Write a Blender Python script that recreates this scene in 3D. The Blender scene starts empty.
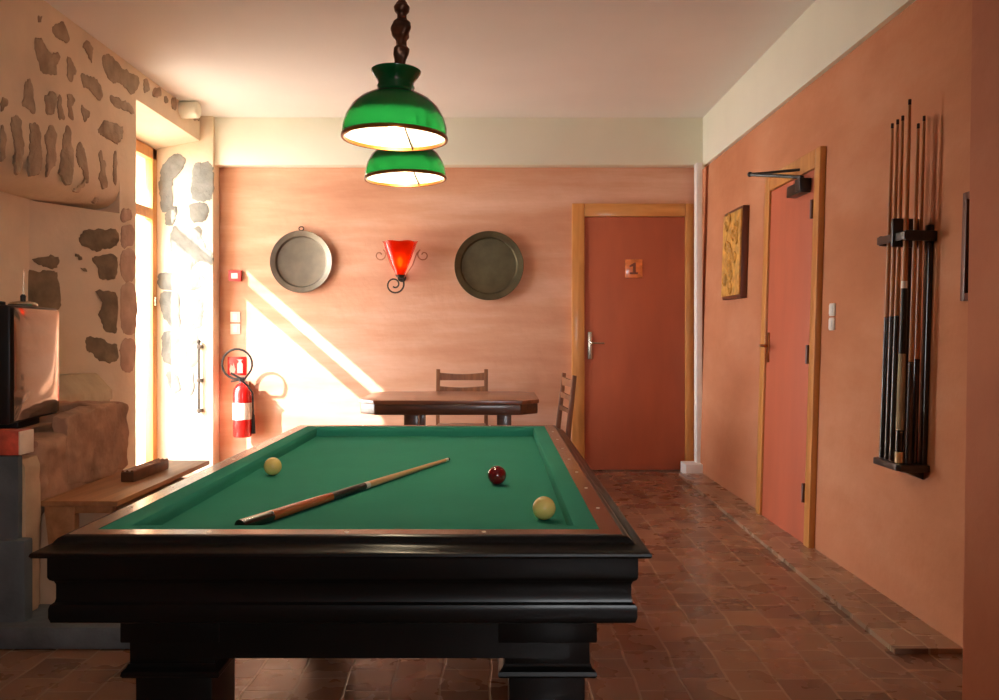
import bpy, bmesh, math, random
from mathutils import Vector, Matrix, noise
R = math.radians
PI = math.pi
S = bpy.context.scene
COL = S.collection
random.seed(7)

# ------------------------------------------------------------------ camera
F = 840.0
cd = bpy.data.cameras.new('camera')
cam = bpy.data.objects.new('camera', cd)
COL.objects.link(cam)
cam.location = (0, 0, 1.25)
cam.rotation_euler = (R(90), 0, 0)
cd.sensor_fit = 'HORIZONTAL'
cd.sensor_width = 36.0
cd.lens = 36.0 * F / 999.0
cd.shift_x = 4.5 / 999.0
cd.shift_y = -16.0 / 999.0
cd.clip_start = 0.05
S.camera = cam
S.view_settings.view_transform = 'Standard'
S.view_settings.look = 'None'
S.view_settings.gamma = 1.0
S.view_settings.use_curve_mapping = False
S.view_settings.exposure = -0.08
S.cycles.max_bounces = 12
S.cycles.diffuse_bounces = 8
S.cycles.caustics_reflective = False
S.cycles.sample_clamp_indirect = 6.0

# ------------------------------------------------------------------ sky, sun, window daylight
SKY = 22.0
SUN = 22.0
w = bpy.data.worlds.new('sky')
S.world = w
w.use_nodes = True
bg = w.node_tree.nodes['Background']
bg.inputs['Color'].default_value = (0.93, 0.97, 1.0, 1)
bg.inputs['Strength'].default_value = SKY
SUND = Vector((1.4, 1.0, -1.218)).normalized()
sd = bpy.data.lights.new('sun', 'SUN')
sd.energy = SUN
sd.angle = R(0.5)
sd.color = (1.0, 0.97, 0.92)
so = bpy.data.objects.new('sun', sd)
so.rotation_euler = SUND.to_track_quat('-Z', 'Y').to_euler()
so.location = (-6, -4, 8)
COL.objects.link(so)


def area(name, loc, rot, sx, sy, energy, color, portal=False):
    l = bpy.data.lights.new(name, 'AREA')
    l.shape = 'RECTANGLE'
    l.size, l.size_y = sx, sy
    l.energy = energy
    l.color = color
    if portal:
        l.cycles.is_portal = True
    o = bpy.data.objects.new(name, l)
    o.location = loc
    o.rotation_euler = rot
    COL.objects.link(o)
    return o


# portals that guide the sky's light through the two real window openings
area('window_portal', (-3.40, 6.73, 1.42), (0, R(-90), 0), 2.84, 1.62, 1, (1, 1, 1), True)
area('rear_window_portal', (0.7, -2.38, 1.5), (R(90), 0, 0), 1.0, 1.1, 1, (1, 1, 1), True)


# ------------------------------------------------------------------ helpers
def link(o, parent=None):
    COL.objects.link(o)
    if parent is not None:
        o.parent = parent
    return o


def thing(name, label, cat, loc=(0, 0, 0), rot=(0, 0, 0), group=None):
    o = bpy.data.objects.new(name, None)
    o.empty_display_size = 0.1
    link(o)
    o.location = loc
    o.rotation_euler = rot
    o['label'] = label
    o['category'] = cat
    if group:
        o['group'] = group
    return o


def sroot(name, loc=(0, 0, 0), rot=(0, 0, 0)):
    o = bpy.data.objects.new(name, None)
    o.empty_display_size = 0.1
    link(o)
    o.location = loc
    o.rotation_euler = rot
    o['kind'] = 'structure'
    return o


def tag(o, label, cat, group=None):
    o['label'] = label
    o['category'] = cat
    if group:
        o['group'] = group
    return o


class MB:
    def __init__(self):
        self.bm = bmesh.new()

    def _mat(self, faces, mi):
        for f in faces:
            f.material_index = mi

    def box(self, x0, x1, y0, y1, z0, z1, bev=0.0, seg=2, mi=0, mat=None):
        t = bmesh.new()
        bmesh.ops.create_cube(t, size=1.0)
        for v in t.verts:
            v.co = Vector(((x0 + x1) / 2 + v.co.x * (x1 - x0), (y0 + y1) / 2 + v.co.y * (y1 - y0),
                           (z0 + z1) / 2 + v.co.z * (z1 - z0)))
        if bev > 0:
            bmesh.ops.bevel(t, geom=list(t.edges), offset=bev, segments=seg, profile=0.6, affect='EDGES')
        return self._merge(t, mi, mat)

    def _merge(self, t, mi=0, mat=None):
        if mat is not None:
            bmesh.ops.transform(t, matrix=mat, verts=t.verts)
        vm = {v: self.bm.verts.new(v.co) for v in t.verts}
        for f in t.faces:
            try:
                nf = self.bm.faces.new([vm[v] for v in f.verts])
                nf.material_index = mi
            except ValueError:
                pass
        t.free()
        return self

    def lathe(self, prof, n=32, center=(0, 0, 0), axis='Z', mi=0, mat=None, closed=False):
        """prof = [(r, h), ...] spun round an axis through center."""
        t = bmesh.new()
        rings = []
        for r, h in prof:
            if r < 1e-6:
                rings.append([t.verts.new((0, 0, h))])
            else:
                rings.append([t.verts.new((r * math.cos(2 * PI * k / n), r * math.sin(2 * PI * k / n), h)) for k in range(n)])
        pairs = list(zip(rings[:-1], rings[1:]))
        if closed:
            pairs.append((rings[-1], rings[0]))
        for a, b in pairs:
            for k in range(n):
                k2 = (k + 1) % n
                if len(a) == 1 and len(b) == 1:
                    continue
                if len(a) == 1:
                    t.faces.new([a[0], b[k2], b[k]])
                elif len(b) == 1:
                    t.faces.new([a[k], a[k2], b[0]])
                else:
                    t.faces.new([a[k], a[k2], b[k2], b[k]])
        M = Matrix.Translation(center)
        if axis == 'Y':
            M = M @ Matrix.Rotation(R(90), 4, 'X')     # +h goes to -Y
        elif axis == 'X':
            M = M @ Matrix.Rotation(R(-90), 4, 'Y')    # +h goes to -X
        if mat is not None:
            M = mat @ M
        bmesh.ops.recalc_face_normals(t, faces=t.faces)
        return self._merge(t, mi, M)

    def tube(self, pts, r, n=10, mi=0, closed=False):
        """round bar along pts; r a number or a list."""
        pts = [Vector(p) for p in pts]
        m = len(pts)
        rr = r if isinstance(r, (list, tuple)) else [r] * m
        t = bmesh.new()
        up = None
        rings = []
        for i, p in enumerate(pts):
            if closed:
                d = (pts[(i + 1) % m] - pts[i - 1]).normalized()
            else:
                d = (pts[min(i + 1, m - 1)] - pts[max(i - 1, 0)]).normalized()
            if up is None:
                up = d.orthogonal().normalized()
            else:
                up = (up - d * up.dot(d)).normalized()
            b = d.cross(up)
            rings.append([t.verts.new(p + (up * math.cos(2 * PI * k / n) + b * math.sin(2 * PI * k / n)) * rr[i]) for k in range(n)])
        for i in range(m if closed else m - 1):
            a, b = rings[i], rings[(i + 1) % m]
            for k in range(n):
                t.faces.new([a[k], a[(k + 1) % n], b[(k + 1) % n], b[k]])
        if not closed:
            t.faces.new(list(reversed(rings[0])))
            t.faces.new(rings[-1])
        bmesh.ops.recalc_face_normals(t, faces=t.faces)
        return self._merge(t, mi)

    def prism(self, poly, a, b, axis='Z', bev=0.0, mi=0, mat=None, seg=2):
        """polygon extruded from a to b along axis. Z: (x,y); Y: (x,z); X: (y,z)."""
        t = bmesh.new()

        def P(u, v, h):
            return (u, v, h) if axis == 'Z' else ((u, h, v) if axis == 'Y' else (h, u, v))
        lo = [t.verts.new(P(u, v, a)) for u, v in poly]
        hi = [t.verts.new(P(u, v, b)) for u, v in poly]
        n = len(poly)
        t.faces.new(list(reversed(lo)))
        t.faces.new(hi)
        for k in range(n):
            t.faces.new([lo[k], lo[(k + 1) % n], hi[(k + 1) % n], hi[k]])
        bmesh.ops.recalc_face_normals(t, faces=t.faces)
        if bev > 0:
            bmesh.ops.bevel(t, geom=list(t.edges), offset=bev, segments=seg, profile=0.6, affect='EDGES')
        return self._merge(t, mi, mat)

    def ring(self, prof, x0, x1, y0, y1, mi=0, close=True):
        """moulding profile [(outset, z)] carried round a rectangle with mitred corners."""
        t = bmesh.new()
        loops = []
        for o, z in prof:
            loops.append([t.verts.new(c) for c in ((x0 - o, y0 - o, z), (x1 + o, y0 - o, z), (x1 + o, y1 + o, z), (x0 - o, y1 + o, z))])
        L = list(zip(loops[:-1], loops[1:]))
        if close:
            L.append((loops[-1], loops[0]))
        for a, b in L:
            for k in range(4):
                t.faces.new([a[k], a[(k + 1) % 4], b[(k + 1) % 4], b[k]])
        bmesh.ops.recalc_face_normals(t, faces=t.faces)
        return self._merge(t, mi)

    def ball(self, c, r, u=24, v=14, mi=0, scale=(1, 1, 1)):
        t = bmesh.new()
        bmesh.ops.create_uvsphere(t, u_segments=u, v_segments=v, radius=r)
        for q in t.verts:
            q.co = Vector((c[0] + q.co.x * scale[0], c[1] + q.co.y * scale[1], c[2] + q.co.z * scale[2]))
        return self._merge(t, mi)

    def build(self, name, mats, parent=None, smooth=35, loc=None):
        me = bpy.data.meshes.new(name)
        self.bm.to_mesh(me)
        self.bm.free()
        for m in (mats if isinstance(mats, (list, tuple)) else [mats]):
            me.materials.append(m)
        if smooth:
            for p in me.polygons:
                p.use_smooth = True
            me.set_sharp_from_angle(angle=R(smooth))
        o = bpy.data.objects.new(name, me)
        if loc is not None:
            o.location = loc
        return link(o, parent)


def struct(name, mb, mats, parent=None, smooth=35):
    o = mb.build(name, mats, parent, smooth)
    if parent is None:
        o['kind'] = 'structure'
    return o


def at(px, py, Y):
    return Vector(((px - 495) * Y / F, Y, 1.25 - (py - 334) * Y / F))


def atx(px, py, X):
    Y = F * X / (px - 495)
    return Vector((X, Y, 1.25 - (py - 334) * Y / F))


# ------------------------------------------------------------------ materials
def srgb(*c):
    o = []
    for v in c:
        v /= 255.0
        o.append(v / 12.92 if v <= 0.04045 else ((v + 0.055) / 1.055) ** 2.4)
    return (o[0], o[1], o[2], 1)


def new_mat(name):
    m = bpy.data.materials.new(name)
    m.use_nodes = True
    nt = m.node_tree
    return m, nt, nt.nodes, nt.links, nt.nodes['Principled BSDF']


def simple(name, col, rough=0.5, metal=0.0, var=0.08, scale=12.0, stretch=(1, 1, 1), coat=0.0, bump=0.0, spec=0.5, bscale=None):
    """base colour with soft noise variation, optional bump."""
    m, nt, N, L, b = new_mat(name)
    tc = N.new('ShaderNodeTexCoord')
    mp = N.new('ShaderNodeMapping')
    mp.inputs['Scale'].default_value = stretch
    L.new(tc.outputs['Object'], mp.inputs['Vector'])
    nz = N.new('ShaderNodeTexNoise')
    nz.inputs['Scale'].default_value = scale
    nz.inputs['Detail'].default_value = 5
    L.new(mp.outputs['Vector'], nz.inputs['Vector'])
    rp = N.new('ShaderNodeValToRGB')
    rp.color_ramp.elements[0].position = 0.3
    rp.color_ramp.elements[1].position = 0.7
    rp.color_ramp.elements[0].color = tuple(max(0, c * (1 - var * 2)) for c in col[:3]) + (1,)
    rp.color_ramp.elements[1].color = tuple(min(1, c * (1 + var * 2)) for c in col[:3]) + (1,)
    L.new(nz.outputs['Fac'], rp.inputs['Fac'])
    L.new(rp.outputs['Color'], b.inputs['Base Color'])
    b.inputs['Roughness'].default_value = rough
    b.inputs['Metallic'].default_value = metal
    b.inputs['Coat Weight'].default_value = coat
    b.inputs['Coat Roughness'].default_value = 0.08
    b.inputs['Specular IOR Level'].default_value = spec
    if bump:
        bp = N.new('ShaderNodeBump')
        bp.inputs['Strength'].default_value = bump
        bp.inputs['Distance'].default_value = 0.02
        if bscale:
            n2 = N.new('ShaderNodeTexNoise')
            n2.inputs['Scale'].default_value = bscale
            n2.inputs['Detail'].default_value = 6
            L.new(tc.outputs['Object'], n2.inputs['Vector'])
            L.new(n2.outputs['Fac'], bp.inputs['Height'])
        else:
            L.new(nz.outputs['Fac'], bp.inputs['Height'])
        L.new(bp.outputs['Normal'], b.inputs['Normal'])
    return m


def wood(name, c1, c2, rough=0.4, scale=6.0, axis='Z', coat=0.0):
    m, nt, N, L, b = new_mat(name)
    tc = N.new('ShaderNodeTexCoord')
    mp = N.new('ShaderNodeMapping')
    mp.inputs['Scale'].default_value = {'X': (0.12, 1, 1), 'Y': (1, 0.12, 1), 'Z': (1, 1, 0.12)}[axis]
    L.new(tc.outputs['Object'], mp.inputs['Vector'])
    nz = N.new('ShaderNodeTexNoise')
    nz.inputs['Scale'].default_value = scale * 4
    nz.inputs['Detail'].default_value = 6
    nz.inputs['Distortion'].default_value = 0.6
    L.new(mp.outputs['Vector'], nz.inputs['Vector'])
    rp = N.new('ShaderNodeValToRGB')
    rp.color_ramp.elements[0].position = 0.32
    rp.color_ramp.elements[0].color = c1
    rp.color_ramp.elements[1].position = 0.68
    rp.color_ramp.elements[1].color = c2
    L.new(nz.outputs['Fac'], rp.inputs['Fac'])
    L.new(rp.outputs['Color'], b.inputs['Base Color'])
    b.inputs['Roughness'].default_value = rough
    b.inputs['Coat Weight'].default_value = coat
    b.inputs['Coat Roughness'].default_value = 0.1
    return m


def clay_wall(name, lo, mid, hi, stretch, scale=1.6):
    """limewashed earth wall: soft horizontal lifts, blotches and fine grain."""
    m, nt, N, L, b = new_mat(name)
    tc = N.new('ShaderNodeTexCoord')
    mp = N.new('ShaderNodeMapping')
    mp.inputs['Scale'].default_value = stretch
    L.new(tc.outputs['Object'], mp.inputs['Vector'])
    nz = N.new('ShaderNodeTexNoise')
    nz.inputs['Scale'].default_value = scale
    nz.inputs['Detail'].default_value = 7
    nz.inputs['Roughness'].default_value = 0.6
    L.new(mp.outputs['Vector'], nz.inputs['Vector'])
    rp = N.new('ShaderNodeValToRGB')
    e = rp.color_ramp.elements
    e[0].position, e[0].color = 0.30, lo
    e[1].position, e[1].color = 0.72, hi
    k = e.new(0.5)
    k.color = mid
    L.new(nz.outputs['Fac'], rp.inputs['Fac'])
    n2 = N.new('ShaderNodeTexNoise')
    n2.inputs['Scale'].default_value = 0.9
    n2.inputs['Detail'].default_value = 4
    L.new(tc.outputs['Object'], n2.inputs['Vector'])
    mx = N.new('ShaderNodeMixRGB')
    mx.blend_type = 'SOFT_LIGHT'
    mx.inputs['Fac'].default_value = 0.35
    L.new(rp.outputs['Color'], mx.inputs['Color1'])
    L.new(n2.outputs['Fac'], mx.inputs['Color2'])
    L.new(mx.outputs['Color'], b.inputs['Base Color'])
    b.inputs['Roughness'].default_value = 0.75
    b.inputs['Specular IOR Level'].default_value = 0.25
    n3 = N.new('ShaderNodeTexNoise')
    n3.inputs['Scale'].default_value = 9
    n3.inputs['Detail'].default_value = 8
    L.new(tc.outputs['Object'], n3.inputs['Vector'])
    bp = N.new('ShaderNodeBump')
    bp.inputs['Strength'].default_value = 0.25
    bp.inputs['Distance'].default_value = 0.02
    L.new(n3.outputs['Fac'], bp.inputs['Height'])
    L.new(bp.outputs['Normal'], b.inputs['Normal'])
    return m


def floor_tiles(name, ca, cb_, cm):
    m, nt, N, L, b = new_mat(name)
    tc = N.new('ShaderNodeTexCoord')
    sp = N.new('ShaderNodeSeparateXYZ')
    cb = N.new('ShaderNodeCombineXYZ')
    L.new(tc.outputs['Object'], sp.inputs[0])
    L.new(sp.outputs['Y'], cb.inputs['X'])
    L.new(sp.outputs['X'], cb.inputs['Y'])
    wv = N.new('ShaderNodeTexNoise')
    wv.inputs['Scale'].default_value = 3.5
    L.new(tc.outputs['Object'], wv.inputs['Vector'])
    wm = N.new('ShaderNodeVectorMath')
    wm.operation = 'MULTIPLY_ADD'
    wm.inputs[1].default_value = (0.035, 0.035, 0)
    L.new(wv.outputs['Color'], wm.inputs[0])
    L.new(cb.outputs[0], wm.inputs[2])
    br = N.new('ShaderNodeTexBrick')
    br.offset = 0.42
    br.inputs['Scale'].default_value = 1.0
    br.inputs['Brick Width'].default_value = 0.185
    br.inputs['Row Height'].default_value = 0.172
    br.inputs['Mortar Size'].default_value = 0.005
    br.inputs['Mortar Smooth'].default_value = 0.25
    br.inputs['Bias'].default_value = 0.0
    br.inputs['Color1'].default_value = ca
    br.inputs['Color2'].default_value = cb_
    br.inputs['Mortar'].default_value = cm
    L.new(wm.outputs[0], br.inputs['Vector'])
    nz = N.new('ShaderNodeTexNoise')
    nz.inputs['Scale'].default_value = 5
    nz.inputs['Detail'].default_value = 3
    L.new(tc.outputs['Object'], nz.inputs['Vector'])
    mx = N.new('ShaderNodeMixRGB')
    mx.blend_type = 'OVERLAY'
    mx.inputs['Fac'].default_value = 0.16
    L.new(br.outputs['Color'], mx.inputs['Color1'])
    L.new(nz.outputs['Fac'], mx.inputs['Color2'])
    L.new(mx.outputs['Color'], b.inputs['Base Color'])
    rr = N.new('ShaderNodeMapRange')
    rr.inputs['To Min'].default_value = 0.14
    rr.inputs['To Max'].default_value = 0.42
    L.new(nz.outputs['Fac'], rr.inputs['Value'])
    L.new(rr.outputs[0], b.inputs['Roughness'])
    # rounded tiles: height = not mortar + slow waviness
    ma = N.new('ShaderNodeMath')
    ma.operation = 'MULTIPLY_ADD'
    ma.inputs[1].default_value = -1.0
    L.new(br.outputs['Fac'], ma.inputs[0])
    w2 = N.new('ShaderNodeTexNoise')
    w2.inputs['Scale'].default_value = 4.5
    w2.inputs['Detail'].default_value = 1.0
    L.new(tc.outputs['Object'], w2.inputs['Vector'])
    wd = N.new('ShaderNodeMath')
    wd.operation = 'MULTIPLY'
    wd.inputs[1].default_value = 0.9
    L.new(w2.outputs['Fac'], wd.inputs[0])
    L.new(wd.outputs[0], ma.inputs[2])
    bp = N.new('ShaderNodeBump')
    bp.inputs['Strength'].default_value = 0.6
    bp.inputs['Distance'].default_value = 0.007
    L.new(ma.outputs[0], bp.inputs['Height'])
    L.new(bp.outputs['Normal'], b.inputs['Normal'])
    return m


def glass_pane(name):
    m, nt, N, L, b = new_mat(name)
    N.remove(b)
    tr = N.new('ShaderNodeBsdfTransparent')
    gl = N.new('ShaderNodeBsdfGlossy')
    gl.inputs['Roughness'].default_value = 0.02
    fr = N.new('ShaderNodeMath')
    fr.operation = 'MULTIPLY'
    lw = N.new('ShaderNodeLayerWeight')
    lw.inputs['Blend'].default_value = 0.15
    L.new(lw.outputs['Facing'], fr.inputs[0])
    fr.inputs[1].default_value = 0.3
    mx = N.new('ShaderNodeMixShader')
    L.new(fr.outputs[0], mx.inputs[0])
    L.new(tr.outputs[0], mx.inputs[1])
    L.new(gl.outputs[0], mx.inputs[2])
    L.new(mx.outputs[0], N['Material Output'].inputs['Surface'])
    return m


def lampglass(name, col, trans=0.5, tcol=None, rough=0.12, gloss=1.0, clear=0.0, emit=0.0, ecol=None):
    """coloured opal glass: diffuse + translucent + a glossy skin."""
    m, nt, N, L, b = new_mat(name)
    N.remove(b)
    d = N.new('ShaderNodeBsdfDiffuse')
    d.inputs['Color'].default_value = col
    t = N.new('ShaderNodeBsdfTranslucent')
    t.inputs['Color'].default_value = tcol or col
    g = N.new('ShaderNodeBsdfGlossy')
    g.inputs['Roughness'].default_value = rough
    a = N.new('ShaderNodeMixShader')
    a.inputs[0].default_value = trans
    L.new(d.outputs[0], a.inputs[1])
    L.new(t.outputs[0], a.inputs[2])
    fr = N.new('ShaderNodeFresnel')
    fr.inputs['IOR'].default_value = 1.45
    c = N.new('ShaderNodeMixShader')
    gm = N.new('ShaderNodeMath')
    gm.operation = 'MULTIPLY'
    gm.inputs[1].default_value = gloss
    L.new(fr.outputs[0], gm.inputs[0])
    L.new(gm.outputs[0], c.inputs[0])
    if clear:
        tp = N.new('ShaderNodeBsdfTransparent')
        tp.inputs['Color'].default_value = tcol or col
        ac = N.new('ShaderNodeMixShader')
        ac.inputs[0].default_value = clear
        L.new(a.outputs[0], ac.inputs[1])
        L.new(tp.outputs[0], ac.inputs[2])
        a = ac
    L.new(a.outputs[0], c.inputs[1])
    L.new(g.outputs[0], c.inputs[2])
    out = c
    if emit:
        e = N.new('ShaderNodeEmission')
        e.inputs['Color'].default_value = ecol
        e.inputs['Strength'].default_value = emit
        s = N.new('ShaderNodeAddShader')
        L.new(c.outputs[0], s.inputs[0])
        L.new(e.outputs[0], s.inputs[1])
        out = s
    L.new(out.outputs[0], N['Material Output'].inputs['Surface'])
    return m


def emitter(name, col, strength):
    m, nt, N, L, b = new_mat(name)
    b.inputs['Base Color'].default_value = col
    b.inputs['Emission Color'].default_value = col
    b.inputs['Emission Strength'].default_value = strength
    return m


M = {}
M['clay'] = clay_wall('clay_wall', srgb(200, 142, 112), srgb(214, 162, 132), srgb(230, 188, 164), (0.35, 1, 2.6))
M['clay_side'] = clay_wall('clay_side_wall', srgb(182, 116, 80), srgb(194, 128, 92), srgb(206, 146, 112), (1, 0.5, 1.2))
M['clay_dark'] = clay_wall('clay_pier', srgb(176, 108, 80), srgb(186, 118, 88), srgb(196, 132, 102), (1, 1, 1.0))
M['plaster'] = simple('lime_plaster', srgb(226, 208, 182), 0.9, var=0.05, scale=2.5, bump=0.5, bscale=7, spec=0.2)
M['plaster_dark'] = simple('worn_plaster', srgb(200, 166, 134), 0.9, var=0.09, scale=5, bump=0.6, bscale=9, spec=0.2)
M['stone'] = simple('grey_stone', srgb(168, 148, 124), 0.85, var=0.13, scale=9, bump=0.7, bscale=16, spec=0.25)
M['stone_jamb'] = simple('pale_grey_stone', srgb(126, 123, 115), 0.85, var=0.10, scale=9, bump=0.6, bscale=16, spec=0.25)
M['stone_dark'] = simple('dark_stone', srgb(132, 116, 92), 0.85, var=0.15, scale=9, bump=0.7, bscale=16, spec=0.25)
M['stone_pier'] = simple('pier_stone', srgb(176, 148, 128), 0.85, var=0.08, scale=8, bump=0.6, bscale=14, spec=0.25)
M['stone_brown'] = simple('brown_rubble', srgb(168, 128, 102), 0.85, var=0.16, scale=7, bump=1.0, bscale=10, spec=0.25)
M['stone_blue'] = simple('blue_grey_slab', srgb(86, 90, 92), 0.7, var=0.16, scale=5, bump=0.5, bscale=10)
M['slab'] = simple('greenish_slab', srgb(168, 154, 124), 0.8, var=0.08, scale=6, bump=0.4, bscale=12)
M['white'] = simple('white_paint', srgb(232, 230, 212), 0.7, var=0.015, scale=2, spec=0.3)
M['ceiling'] = simple('ceiling_paint', srgb(232, 230, 226), 0.85, var=0.012, scale=1.5, spec=0.2)
M['trim_white'] = simple('white_gloss', srgb(240, 238, 234), 0.35, var=0.02)
M['tiles'] = floor_tiles('terracotta_tiles', srgb(142, 102, 76), srgb(102, 74, 58), srgb(152, 126, 102))
M['border_tiles'] = floor_tiles('worn_border_tiles', srgb(158, 126, 100), srgb(130, 102, 82), srgb(172, 148, 124))
M['amber'] = wood('amber_pine', srgb(192, 124, 58), srgb(214, 150, 80), 0.4, 5, 'Z', 0.2)
M['amber_x'] = wood('amber_pine_cross', srgb(192, 124, 58), srgb(214, 150, 80), 0.4, 5, 'X', 0.2)
M['door'] = simple('door_paint', srgb(176, 88, 54), 0.55, var=0.05, scale=3, stretch=(2, 2, 0.5), bump=0.08)
M['door_pink'] = simple('side_door_paint', srgb(194, 100, 68), 0.55, var=0.04, scale=3, stretch=(2, 2, 0.5), bump=0.08)
M['black_wood'] = wood('ebonised_wood', srgb(9, 9, 8), srgb(16, 14, 12), 0.3, 5, 'X', 0.08)
M['black_wood'].node_tree.nodes['Principled BSDF'].inputs['Specular IOR Level'].default_value = 0.22
M['rail_wood'] = wood('mahogany_rail', srgb(62, 30, 18), srgb(94, 46, 28), 0.26, 6, 'Y', 0.35)
M['felt'] = simple('green_baize', srgb(54, 142, 120), 0.95, var=0.03, scale=3, bump=0.1, bscale=220, spec=0.1)
M['pearl'] = simple('pearl', srgb(235, 222, 200), 0.25, var=0.03)
M['ivory'] = simple('ivory_ball', srgb(232, 208, 120), 0.12, var=0.03, coat=0.6)
M['red_ball'] = simple('dark_red_ball', srgb(110, 12, 16), 0.12, var=0.05, coat=0.6)
M['cue_light'] = wood('maple_shaft', srgb(208, 168, 112), srgb(228, 192, 138), 0.3, 9, 'Z', 0.4)
M['cue_orange'] = wood('orange_butt', srgb(150, 70, 26), srgb(188, 98, 44), 0.25, 9, 'Z', 0.5)
M['cue_dark'] = simple('dark_butt', srgb(40, 26, 20), 0.25, var=0.1, coat=0.5)
M['cue_brown'] = wood('brown_shaft', srgb(164, 104, 58), srgb(192, 130, 78), 0.35, 9, 'Z', 0.3)
M['black'] = simple('black_plastic', srgb(16, 15, 15), 0.35, var=0.1)
M['tip_blue'] = simple('cue_tip', srgb(60, 44, 36), 0.9)
M['dark_wood'] = wood('dark_oak', srgb(72, 44, 28), srgb(104, 66, 42), 0.35, 6, 'X', 0.3)
M['table_top'] = wood('oak_table', srgb(112, 70, 48), srgb(146, 96, 68), 0.3, 5, 'X', 0.4)
M['chair_wood'] = wood('brown_chair_wood', srgb(112, 68, 42), srgb(146, 92, 58), 0.4, 7, 'Z', 0.2)
M['pewter'] = simple('dull_bronze', srgb(98, 90, 66), 0.42, 0.75, var=0.12, scale=7)
M['pewter_grey'] = simple('dull_pewter', srgb(126, 116, 102), 0.42, 0.75, var=0.10, scale=7)
M['iron'] = simple('wrought_iron', srgb(66, 54, 44), 0.5, 0.6, var=0.15, scale=20)
M['rust_iron'] = simple('rusty_iron', srgb(176, 116, 82), 0.6, 0.4, var=0.15, scale=20)
M['brass'] = simple('aged_brass', srgb(142, 84, 36), 0.3, 0.9, var=0.12, scale=20)
M['bronze'] = simple('dark_bronze', srgb(92, 62, 44), 0.35, 0.7, var=0.2, scale=26)
M['steel'] = simple('brushed_steel', srgb(200, 190, 170), 0.25, 0.9, var=0.05)
M['green_glass'] = lampglass('green_opal_glass', srgb(10, 104, 52), 0.5, srgb(30, 150, 74), 0.12)
M['white_glass'] = lampglass('white_opal_lining', srgb(250, 244, 232), 0.35, srgb(250, 244, 232), gloss=0.0)
M['red_glass'] = lampglass('red_glass', srgb(206, 26, 14), 0.7, srgb(240, 84, 26), 0.08, gloss=0.4, clear=0.3, emit=0.04, ecol=srgb(225, 30, 14))
M['bulb'] = emitter('bulb_glow', (1.0, 0.86, 0.66, 1), 18)
M['flame'] = emitter('amber_bulb', (1.0, 0.42, 0.05, 1), 9)
M['red'] = simple('red_enamel', srgb(206, 24, 22), 0.25, var=0.04, coat=0.4)
M['red_plastic'] = simple('red_plastic', srgb(190, 44, 40), 0.4, var=0.04)
M['white_plastic'] = simple('white_plastic', srgb(236, 230, 220), 0.35, var=0.02)
M['gold_carve'] = simple('gilded_carving', srgb(200, 146, 66), 0.5, 0.0, var=0.18, scale=14, bump=0.9, bscale=22)
M['dark_frame'] = wood('red_brown_frame', srgb(88, 42, 22), srgb(116, 60, 34), 0.4, 6, 'Z')
M['mirror'] = simple('dark_glass', srgb(22, 24, 30), 0.06, 0.2, var=0.05)
M['tv_side'] = simple('silver_plastic', srgb(222, 202, 184), 0.05, 0.75, var=0.02, coat=0.5)
M['rack'] = simple('black_rack_wood', srgb(30, 24, 20), 0.35, var=0.15, coat=0.3)
M['board'] = wood('bench_board', srgb(150, 98, 58), srgb(182, 126, 80), 0.5, 5, 'Y', 0.1)
M['pane'] = glass_pane('window_glass')
M['terrace'] = simple('pale_terrace', srgb(205, 198, 184), 0.9, var=0.06)
M['carton_red'] = simple('red_printed_board', srgb(205, 84, 62), 0.45, var=0.22, scale=16)
M['carton_cream'] = simple('cream_board', srgb(236, 214, 190), 0.5, var=0.05)
M['tile_orange'] = simple('orange_glazed_tile', srgb(226, 128, 70), 0.25, var=0.12, scale=20, coat=0.4)
M['tile_dark'] = simple('brown_numeral', srgb(120, 58, 24), 0.4)

# ------------------------------------------------------------------ room shell
H = 3.21          # ceiling
YB = 7.73         # back wall
XL = -2.65        # inner face of the stone wall
XW = 1.83         # right wall at the floor, leaning out a little
LEAN = 0.03


def xw(z):
    return XW + LEAN * z


mb = MB()
mb.box(-3.5, 2.6, -2.5, 8.3, -0.12, 0.0)
struct('floor', mb, M['tiles'], smooth=0)
mb = MB()
mb.box(-3.6, 2.7, -2.6, 8.4, H, H + 0.2)
struct('ceiling', mb, M['ceiling'], smooth=0)
mb = MB()
mb.box(-3.45, 2.6, YB, YB + 0.3, 0, H)
struct('wall_back', mb, M['clay'], smooth=0)
mb = MB()
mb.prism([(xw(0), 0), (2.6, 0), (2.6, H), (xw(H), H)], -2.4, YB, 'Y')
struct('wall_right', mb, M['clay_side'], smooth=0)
# rear wall with its window opening
mb = MB()
mb.box(-3.45, 0.2, -2.4, -2.2, 0, H)
mb.box(1.2, 2.6, -2.4, -2.2, 0, H)
mb.box(0.2, 1.2, -2.4, -2.2, 0, 0.95)
mb.box(0.2, 1.2, -2.4, -2.2, 2.05, H)
struct('wall_rear', mb, M['clay_dark'], smooth=0)
w2 = sroot('window_2', (0.7, -2.34, 1.5))
mb = MB()
for x in (-0.47, 0.0, 0.47):
    mb.box(x - 0.03, x + 0.03, -0.03, 0.03, -0.55, 0.55)
for z in (-0.52, 0.52):
    mb.box(-0.5, 0.5, -0.03, 0.03, z - 0.03, z + 0.03)
mb.build('window_frame', M['amber'], w2)
mb = MB()
mb.box(-0.46, 0.46, -0.004, 0.004, -0.5, 0.5)
mb.build('window_pane', M['pane'], w2)

# near pier of the side wall
mb = MB()
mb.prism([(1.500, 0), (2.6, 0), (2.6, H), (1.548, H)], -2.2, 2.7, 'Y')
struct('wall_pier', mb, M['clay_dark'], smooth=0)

# painted beams
mb = MB()
mb.box(-2.555, 1.88, 7.6, YB, 2.78, H, 0.004)
struct('trim_1', mb, M['white'])
mb = MB()
mb.box(1.88, 2.3, 2.7, YB, 2.765, H, 0.004)
struct('trim_2', mb, M['white'])
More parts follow.
